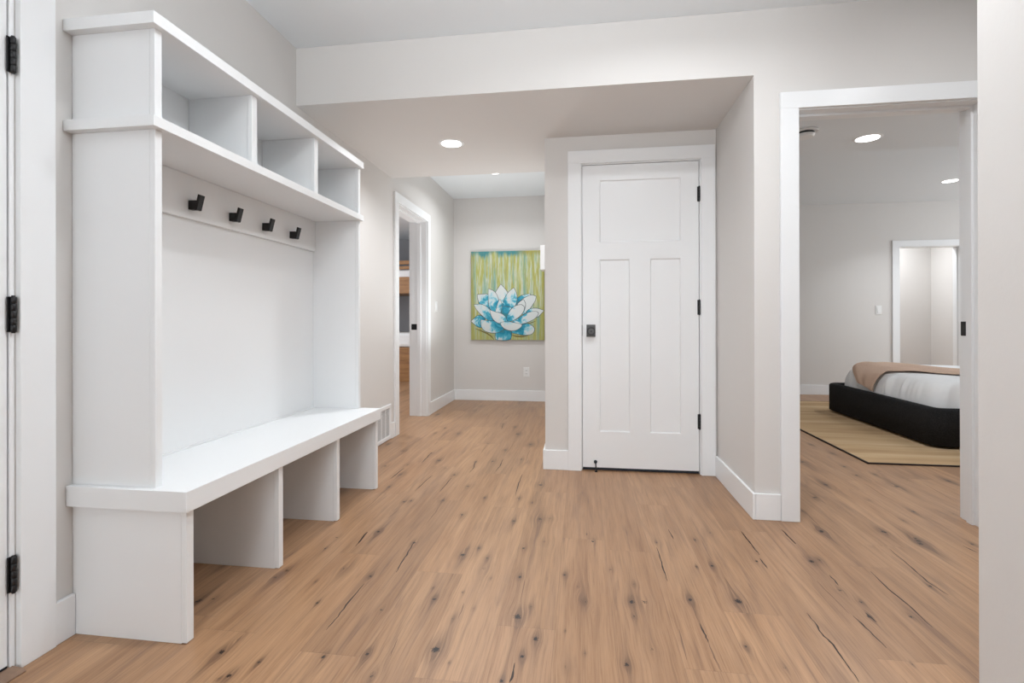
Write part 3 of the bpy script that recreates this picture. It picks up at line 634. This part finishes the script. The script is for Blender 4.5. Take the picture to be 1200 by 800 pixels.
# light switch on the left wall, beyond the doorway
def plate_x(name, x, y, z, label, cat):
    r = empty(name, (x, y, z-0.06))
    m = MB(); m.box(x, x+0.006, y-0.036, y+0.036, z-0.058, z+0.058); m.build('wall_plate', 'plastic', r, bevel=0.002)
    m = MB(); m.prism([(x+0.006, z-0.033), (x+0.013, z-0.033), (x+0.008, z+0.033), (x+0.006, z+0.033)], 'y', y-0.017, y+0.017); m.build('rocker', 'plastic', r)
    return tag(r, label, cat)
plate_x('light_switch', XL, 5.335, 1.146, 'white rocker light switch on the wall left of the lotus painting', 'light switch')
r = empty('light_switch', (3.848, 7.12, 1.06)); 
m = MB(); m.box(3.812, 3.884, 7.114, 7.12, 1.062, 1.178); m.build('wall_plate', 'plastic', r, bevel=0.002)
m = MB(); m.prism([(7.114, 1.087), (7.107, 1.087), (7.112, 1.153), (7.114, 1.153)], 'x', 3.831, 3.865); m.build('rocker', 'plastic', r)
tag(r, 'white rocker light switch on the far bedroom wall above the bed', 'light switch')
# outlet under the painting
r = empty('wall_outlet', (-0.675, YB, 0.29)); yf = YB
m = MB(); m.box(-0.711, -0.639, yf-0.006, yf, 0.300, 0.416); m.build('wall_plate', 'plastic', r, bevel=0.002)
for zc in (0.378, 0.338):
    m = MB(); m.box(-0.692, -0.658, yf-0.009, yf-0.006, zc-0.015, zc+0.015); so = m.build('socket', 'plastic', r, bevel=0.003)
    m = MB(); m.box(-0.684, -0.681, yf-0.0093, yf-0.009, zc-0.006, zc+0.007); m.box(-0.669, -0.666, yf-0.0093, yf-0.009, zc-0.006, zc+0.007); m.build('slot', 'slot', so)
tag(r, 'white wall outlet below the lotus painting', 'outlet')
# slim glossy box on the closet wall edge
r = empty('doorbell_chime', (-0.258, 3.46, 1.33))
m = MB(); m.box(-0.246, -0.241, 3.40, 3.52, 1.338, 1.497); m.build('backplate', 'plastic', r)
m = MB(); m.box(-0.279, -0.246, 3.395, 3.525, 1.333, 1.502); m.build('cover', 'gloss', r, bevel=0.004)
tag(r, 'slim glossy white box mounted on the hall wall edge, right of the painting', 'wall box')

# ------------------------------------------------------------------ painting
PX0, PZ0, PWD, PHT, PT = -1.361, 0.752, 0.911, 1.095, 0.036
pf = YB-PT
pt = tag(empty('painting', (PX0, YB, PZ0)), 'unframed canvas painting of a blue and white lotus on green drips, on the end wall', 'painting')
m = MB(); m.box(PX0, PX0+PWD, pf, YB-0.002, PZ0, PZ0+PHT)
m.bm.faces.ensure_lookup_table()
for f in m.bm.faces:
    if abs(f.calc_center_median().y-pf) > 1e-4: f.material_index = 1
# lotus painted on the canvas: outlines traced as paint shapes
def cr(u, v): return (PX0+(u-33)/879*PWD, PZ0+(758-v)/1075*PHT)
PET = [
 (0, [(112,208),(180,203),(240,212),(256,300),(262,380),(190,345),(140,320),(118,260)], 0.55),
 (0, [(741,203),(650,222),(590,262),(575,330),(640,310),(700,262),(748,225)], 0.65),
 (0, [(395,85),(440,135),(478,195),(455,260),(430,400),(380,420),(352,260),(333,190),(362,135)], 0.38),
 (0, [(815,235),(800,290),(745,375),(690,430),(650,440),(625,340),(600,318),(660,265),(720,232),(770,220)], 0.12),
 (0, [(905,405),(870,445),(825,482),(770,450),(700,430),(745,385),(830,380)], 0.42),
 (0, [(247,138),(310,168),(350,220),(367,290),(352,360),(325,430),(285,400),(255,350),(245,250)], 0.50),
 (0, [(550,130),(580,190),(588,260),(572,330),(520,390),(430,390),(425,310),(445,250),(490,180)], 0.50),
 (0, [(665,272),(688,320),(678,390),(650,430),(620,350),(598,325),(635,290)], 0.15),
 (0, [(35,530),(80,490),(130,460),(200,500),(190,570),(150,605),(95,583)], 0.60),
 (0, [(70,330),(150,326),(212,350),(265,395),(295,460),(325,533),(250,520),(170,462),(105,392)], 0.50),
 (0, [(640,575),(720,563),(780,598),(794,640),(760,685),(680,697),(590,683),(505,658),(560,600)], 0.60),
 (2, [(332,680),(380,650),(430,635),(515,650),(517,720),(488,757),(352,757),(330,725)], 0.80),
 (0, [(155,515),(230,525),(330,535),(400,560),(433,610),(385,657),(300,672),(210,650),(163,600)], 0.60),
 (0, [(400,360),(450,356),(522,372),(520,430),(480,490),(430,470),(405,420)], 0.85),
 (0, [(385,265),(402,310),(402,370),(385,440),(333,428),(345,370),(362,310)], 0.42),
 (0, [(842,440),(810,490),(740,532),(660,560),(590,567),(525,545),(590,508),(680,450),(760,420),(822,418)], 0.42),
 (0, [(640,333),(673,360),(666,410),(622,470),(552,517),(490,532),(463,510),(480,455),(520,390),(580,345)], 0.42),
 (0, [(262,395),(330,420),(400,440),(450,480),(465,545),(390,557),(330,532),(288,480)], 0.25),
 (0, [(388,550),(470,533),(540,548),(642,572),(622,612),(560,642),(480,637),(418,602)], 0.30)]
blue_vals = {}
def smooth(pts, n=6):
    out = []; N = len(pts)
    for i in range(N):
        p0, p1, p2, p3 = (Vector(pts[(i+k) % N]) for k in (-1, 0, 1, 2))
        if i == 0: p0 = p1      # the first point is the sharp tip
        if (i+1) % N == 0: p3 = p2
        for t in range(n):
            s = t/n
            q = 0.5*((2*p1)+(p2-p0)*s+(2*p0-5*p1+4*p2-p3)*s*s+(3*p1-p0-3*p2+p3)*s**3)
            out.append(q)
    return out
bl = m.bm.verts.layers.float.new('blue')
hub = Vector((455, 520))
def brush(pts, wdt, yy, mi):
    pr = []
    n = len(pts)
    for i, p in enumerate(pts):
        t = (pts[min(i+1, n-1)]-pts[max(i-1, 0)]).normalized(); nn = Vector((-t.y, t.x))
        ww = wdt*math.sin(math.pi*(0.1+0.8*i/(n-1)))
        pr.append([m.bm.verts.new((cr(*(p+nn*s))[0], yy, cr(*(p+nn*s))[1])) for s in (-ww, ww)])
    for a, b in zip(pr[:-1], pr[1:]): m.bm.faces.new((a[0], a[1], b[1], b[0])).material_index = mi
brush([Vector(p) for p in ((85,620),(150,645),(230,680),(280,715),(312,755))], 9, pf-0.0002, 4)
brush([Vector(p) for p in ((525,700),(580,715),(650,718),(720,705))], 10, pf-0.0002, 4)
brush([Vector(p) for p in ((700,560),(760,550),(810,530))], 6, pf-0.0002, 4)
for pi_, (kind, pts, bv) in enumerate(PET):
    yo = pf-0.0004-0.0003*pi_
    o = smooth(pts); N = len(o)
    cen = sum(o, Vector((0, 0)))/N
    dmax = max((q-hub).length for q in o); dmin = min((q-hub).length for q in o)
    def bval(q):
        return bv+0.62*(0.50-((q-hub).length-dmin)/(dmax-dmin+1e-6))
    prev = None
    # dark outline ring then the painted area inside
    A = [m.bm.verts.new((cr(*q)[0], yo, cr(*q)[1])) for q in (cen+(p-cen)*(1+6.5/max((p-cen).length, 1)) for p in o)]
    f = m.bm.faces.new(A); f.material_index = 3
    rings = []
    for s in (1.0, 0.75, 0.5, 0.25):
        rg = []
        for p in o:
            q = cen+(p-cen)*s
            v = m.bm.verts.new((cr(*q)[0], yo-0.00015, cr(*q)[1])); v[bl] = bval(q); rg.append(v)
        rings.append(rg)
    vc = m.bm.verts.new((cr(*cen)[0], yo-0.00015, cr(*cen)[1])); vc[bl] = bval(cen)
    for ra, rb in zip(rings[:-1], rings[1:]):
        for i in range(N): m.bm.faces.new((ra[i], ra[(i+1) % N], rb[(i+1) % N], rb[i])).material_index = 2
    for i in range(N): m.bm.faces.new((rings[-1][i], rings[-1][(i+1) % N], vc)).material_index = 2
m.build('canvas', ['canvas', 'canvas_side', 'petal', 'outline', 'brush_paint'], pt, origin=(PX0, YB, PZ0))

# ------------------------------------------------------------------ ceiling lights
def downlight(x, y, z, power, label, r=0.075, spread=math.radians(150), lensr=0.068, col=(0.93, 0.965, 1.0)):
    t = empty('recessed_downlight', (x, y, z))
    m = MB()
    prof = [(lensr, 0.0030), (lensr+0.004, 0.0045), (r+0.006, 0.0035), (r+0.012, 0.0)]
    for (ra, za), (rb, zb) in zip(prof[:-1], prof[1:]): m.cyl((x, y, z-za), (x, y, z-zb), ra, rb, n=48, caps=False)
    m.build('light_trim', 'trim', t)
    m = MB(); m.cyl((x, y, z-0.0032), (x, y, z-0.001), lensr+0.0005, n=48); m.build('lens', 'lens', t)
    l = bpy.data.lights.new('downlight_lamp', 'AREA'); l.shape = 'DISK'; l.size = 0.13; l.energy = power; l.spread = spread; l.color = col
    o = bpy.data.objects.new('downlight_lamp', l); C.objects.link(o); o.parent = t; o.location = (0, 0, -0.006)
    return tag(t, label, 'ceiling light', 'round recessed ceiling lights')
downlight(-0.879, 3.317, ZS, P_SOF, 'round lit ceiling light in the dropped soffit left of the closet door')
downlight(-0.885, 5.06, ZC, P_HALL, 'round ceiling light at the far hall ceiling, seen as a sliver')
downlight(1.893, 3.62, ZS, P_B1, 'round lit ceiling light just inside the bedroom doorway', spread=math.radians(150))
downlight(4.034, 6.116, ZC, P_B2, 'round lit ceiling light farther back in the bedroom, at the right jamb', spread=math.radians(120))
downlight(-0.37, 1.42, ZC, P_M1, 'round ceiling light above the camera, out of the frame')
downlight(0.45, 1.74, ZC, P_M2, 'round ceiling light in front of the bedroom wall, out of the frame', spread=math.radians(165))
downlight(1.75, 1.72, ZC, P_M4, 'added round fill light in the nook right of the camera, out of the frame', spread=math.radians(176))  # added lamp that brightens the wall above the bedroom doorway
downlight(-0.37, -1.2, ZC, P_M3, 'added round fill light behind the camera, out of the frame')  # added lamp, soft fill from the unseen rear of the room
downlight(4.35, 7.75, ZC, P_BATH, 'round ceiling light of the small far room, out of the frame')
# smoke detector in the bedroom soffit
sx, sy = 1.425, 3.43
r = empty('smoke_detector', (sx, sy, ZS))
m = MB(); m.cyl((sx, sy, ZS), (sx, sy, ZS-0.012), 0.075, 0.073, n=40); m.build('mounting_base', 'plastic', r)
m = MB(); m.cyl((sx, sy, ZS-0.024), (sx, sy, ZS-0.042), 0.058, 0.048, n=40); m.build('cover', 'plastic', r, bevel=0.002)
m = MB(); m.cyl((sx, sy, ZS-0.012), (sx, sy, ZS-0.024), 0.052, n=40); m.build('sensor_gap', 'slot', r)
tag(r, 'round white smoke detector on the bedroom ceiling near the left jamb', 'smoke detector')

# ------------------------------------------------------------------ bedroom furniture
rg = tag(empty('area_rug', (3.5, 5.1, 0)), 'tan woven jute rug with thin dark edge under the black bed', 'rug')
m = MB(); m.box(1.947, 5.2, 3.722, 6.46, 0.0006, 0.010); m.build('rug_field', 'jute', rg, bevel=0.002)
m = MB()
for b in ((1.935, 1.947, 3.710, 6.472), (5.2, 5.212, 3.710, 6.472), (1.947, 5.2, 3.710, 3.722), (1.947, 5.2, 6.46, 6.472)): m.box(*b, 0.0006, 0.010)
m.build('rug_binding', 'jute_edge', rg)
bed = tag(empty('bed_frame', (3.75, 5.0, 0.0105)), 'low black upholstered bed frame standing on the jute rug', 'bed')
BX0, BX1, BY0, BY1, BZ0, BZ1 = 2.635, 4.95, 4.165, 5.86, 0.030, 0.312
def rail_outline(x0, x1, y0, y1, r, n=6):
    p = []
    for cx, cy, a0 in ((x0+r, y0+r, 180), (x1-r, y0+r, 270), (x1-r, y1-r, 0), (x0+r, y1-r, 90)):
        for i in range(n+1):
            a = math.radians(a0+90*i/n); p.append((cx+r*math.cos(a), cy+r*math.sin(a)))
    return p
m = MB(); ro = rail_outline(BX0, BX1, BY0, BY1, 0.10); ri = rail_outline(BX0+0.075, BX1-0.075, BY0+0.075, BY1-0.075, 0.04)
prof = [(0, BZ0), (0, BZ1-0.02), (0.15, BZ1-0.005), (0.4, BZ1), (0.85, BZ1-0.002), (1, BZ1-0.02), (1, BZ0)]
loops = [[m.bm.verts.new((a[0]+(b[0]-a[0])*t, a[1]+(b[1]-a[1])*t, z)) for a, b in zip(ro, ri)] for t, z in prof]
for A, B in zip(loops, loops[1:]+loops[:1]):
    for i in range(len(ro)):
        f = m.bm.faces.new((A[i], A[(i+1) % len(ro)], B[(i+1) % len(ro)], B[i])); f.smooth = True
m.build('upholstered_rail', 'upholstery', bed)
m = MB()
m.box(2.802, 2.8035, BY0-0.0006, BY0+0.01, BZ0+0.004, BZ1-0.02); m.build('seam', 'slot', bed)
m = MB(); m.box(BX0+0.07, BX1-0.07, BY0+0.07, BY1-0.07, 0.19, 0.235); m.build('slat_base', 'upholstery', bed)
m = MB(); m.prism([(BX1-0.10, 0.03), (BX1, 0.03), (BX1, 1.10), (BX1-0.06, 1.15), (BX1-0.10, 1.12)], 'y', BY0, BY1); m.build('headboard', 'upholstery', bed, bevel=0.015)
for fx in (2.72, 4.8):
    for fy in (4.30, 5.78):
        m = MB(); m.cyl((fx, fy, 0.0105), (fx, fy, 0.03), 0.022, 0.026, n=20); m.build('foot', 'steel', bed)
# duvet
dcx, dcy, da, db, dz0_, dz1_ = 3.80, 5.0125, 1.085, 0.770, 0.236, 0.528
rw = random.Random(3)
folds = [(rw.uniform(0, 6.283), rw.uniform(0.02, 0.06), rw.uniform(0.4, 1.0)) for _ in range(70)]
def duvet_pt(th, phi, off=0.0, wr=True):
    c, s = math.cos(th), math.sin(th)
    pr = 1.0/((abs(c))**11+(abs(s))**11)**(1/11.0)
    r = max(math.cos(phi), 0.0)**0.13; h = math.sin(phi)**0.72
    bulge = 1.0
    x = dcx+(da+off)*pr*c*r*bulge; y = dcy+(db+off)*pr*s*r*bulge
    z = dz0_+(dz1_-dz0_+off)*h
    if wr:
        z += 0.010*math.sin(3.1*x+1.3)*math.sin(4.3*y)*h
        side = math.exp(-((phi-0.55)/0.42)**2)
        d = 0.0
        for ft, fw, fa in folds:
            dd = (th-ft+math.pi) % (2*math.pi)-math.pi
            d += fa*math.exp(-(dd/fw*1.6)**2)
        d = 0.020*side*(d-0.8)
        x += d*c; y += d*s; z += 0.4*d
    return Vector((x, y, z))
m = MB(); NT = 420; phis = [0.0]+[0.05+1.5*i/44 for i in range(45)]
loops = [[m.bm.verts.new(duvet_pt(2*math.pi*i/NT, p)) for i in range(NT)] for p in phis]
for A, B in zip(loops[:-1], loops[1:]):
    for i in range(NT): f = m.bm.faces.new((A[i], A[(i+1) % NT], B[(i+1) % NT], B[i])); f.smooth = True
f = m.bm.faces.new(loops[-1]); f.smooth = True
m.bm.faces.new(loops[0][::-1])
tag(m.build('duvet', 'duvet'), 'puffy white duvet covering the mattress of the black bed', 'duvet')
# knitted throw laid across the foot, hanging over the left side
def on_duvet(x, y, off):
    """height of the duvet top at x,y"""
    dx, dy_ = (x-dcx)/da, (y-dcy)/db
    r = (abs(dx)**11+abs(dy_)**11)**(1/11.0)
    r = min(r, 0.99999)
    phi = math.acos(r**(1/0.13))
    return phi, r
m = MB(); NW = 34; grid = []
# control rows: side rows give (y, phi) for both edges, top rows give (x, y)
side_rows = [((5.08, 0.16), (5.34, 0.32)), ((5.06, 0.50), (5.44, 0.55)), ((5.03, 1.0), (5.60, 1.0))]
top_rows = [((2.875, 4.90), (3.02, 5.52)), ((3.05, 4.70), (3.36, 5.02)), ((3.25, 4.42), (3.68, 4.74)), ((3.6, 4.36), (3.95, 4.70)), ((4.3, 4.40), (4.3, 4.78))]
def side_x(y, phi):
    dy_ = abs(y-dcy)/db; rr = math.cos(phi)**0.13
    return dcx-da*(max(rr**11-dy_**11, 0.02))**(1/11.0)
def lerp(a, b, t): return a+(b-a)*t
rows_ = []
for (a0, b0), (a1, b1) in zip(side_rows[:-1], side_rows[1:]):
    for k in range(14):
        t = k/14; row = []
        for j in range(NW):
            w_ = j/(NW-1)
            y = lerp(lerp(a0[0], b0[0], w_), lerp(a1[0], b1[0], w_), t); ph = lerp(lerp(a0[1], b0[1], w_), lerp(a1[1], b1[1], w_), t)
            row.append((side_x(y, ph), y, ph))
        rows_.append(row)
tr = [tuple((side_x(*p), p[0]) for p in side_rows[-1])]+top_rows
for (a0, b0), (a1, b1) in zip(tr[:-1], tr[1:]):
    for k in range(16):
        t = k/16; row = []
        for j in range(NW):
            w_ = j/(NW-1)
            x = lerp(lerp(a0[0], b0[0], w_), lerp(a1[0], b1[0], w_), t); y = lerp(lerp(a0[1], b0[1], w_), lerp(a1[1], b1[1], w_), t)
            row.append((x, y, on_duvet(x, y, 0)[0]))
        rows_.append(row)
NS = len(rows_)
for i, rw_ in enumerate(rows_):
    s = i/(NS-1); row = []
    for j, (x, y, phi) in enumerate(rw_):
        w_ = j/(NW-1); h = math.sin(phi)**0.72
        z = dz0_+(dz1_-dz0_)*h+0.010*math.sin(3.1*x+1.3)*math.sin(4.3*y)*h
        out = 0.011+0.004*math.sin(w_*17+s*6)+0.003*math.sin(s*31+w_*7)+0.028*math.exp(-((w_-0.85)/0.12)**2-((s-0.28)/0.1)**2)
        side = math.exp(-((phi-0.55)/0.42)**2)
        row.append(m.bm.verts.new((x-(math.cos(phi)**0.8)*(out+0.012*side), y, z+out*math.sin(phi)+0.002)))
    grid.append(row)
for i in range(NS-1):
    for j in range(NW-1): f = m.bm.faces.new((grid[i][j], grid[i+1][j], grid[i+1][j+1], grid[i][j+1])); f.smooth = True
th_ = m.build('throw_blanket', 'knit')
sd = th_.modifiers.new('solid', 'SOLIDIFY'); sd.thickness = 0.008; sd.offset = 1.0
tag(th_, 'blush pink knitted throw blanket draped across the white duvet', 'blanket')
# bits in the small room beyond
m = MB(); m.box(4.20, 4.355, 8.245, 8.299, 0.93, 0.985); tag(m.build('paper_holder', 'plastic', bevel=0.006), 'small white holder on the pale wall seen through the far doorway', 'holder')
m = MB(); m.cyl((4.25, 8.25, 1.60), (4.36, 8.25, 1.615), 0.006, n=10); m.cyl((4.25, 8.25, 1.60), (4.25, 8.3, 1.60), 0.006, n=10)
tag(m.build('towel_hook', 'plastic'), 'thin white hook high on the pale wall seen through the far doorway', 'hook')

# ------------------------------------------------------------------ bunk bed in the room on the left
bb = tag(empty('bunk_bed', (-3.1, 8.2, 0)), 'honey wood bunk bed glimpsed through the hall doorway', 'bunk bed')
def bbx(name, mat, *b, bevel=0.004): m = MB(); m.box(*b); return m.build(name, mat, bb, bevel=bevel)
bbx('lower_front_panel', 'bunkwood', -4.0, -2.1, 7.80, 7.84, 0.0, 0.56)
bbx('lower_mattress', 'duvet', -3.98, -2.12, 7.81, 8.75, 0.561, 0.80, bevel=0.05)
bbx('upper_front_panel', 'bunkwood', -4.0, -2.1, 7.80, 7.84, 1.44, 1.71)
bbx('upper_mattress', 'duvet', -3.98, -2.12, 7.842, 8.75, 1.60, 1.83, bevel=0.03)
bbx('guard_rail', 'bunkwood', -4.0, -2.1, 7.80, 7.84, 1.835, 1.885)
bbx('guard_rail', 'bunkwood', -4.0, -2.1, 7.80, 7.84, 1.915, 1.975)
bbx('upper_deck', 'bunkwood', -4.0, -2.1, 7.842, 8.78, 1.45, 1.598)
for px in (-4.08, -2.098):
    for py in (7.80, 8.72): bbx('corner_post', 'bunkwood', px, px+0.07, py, py+0.07, 0.0, 2.02)
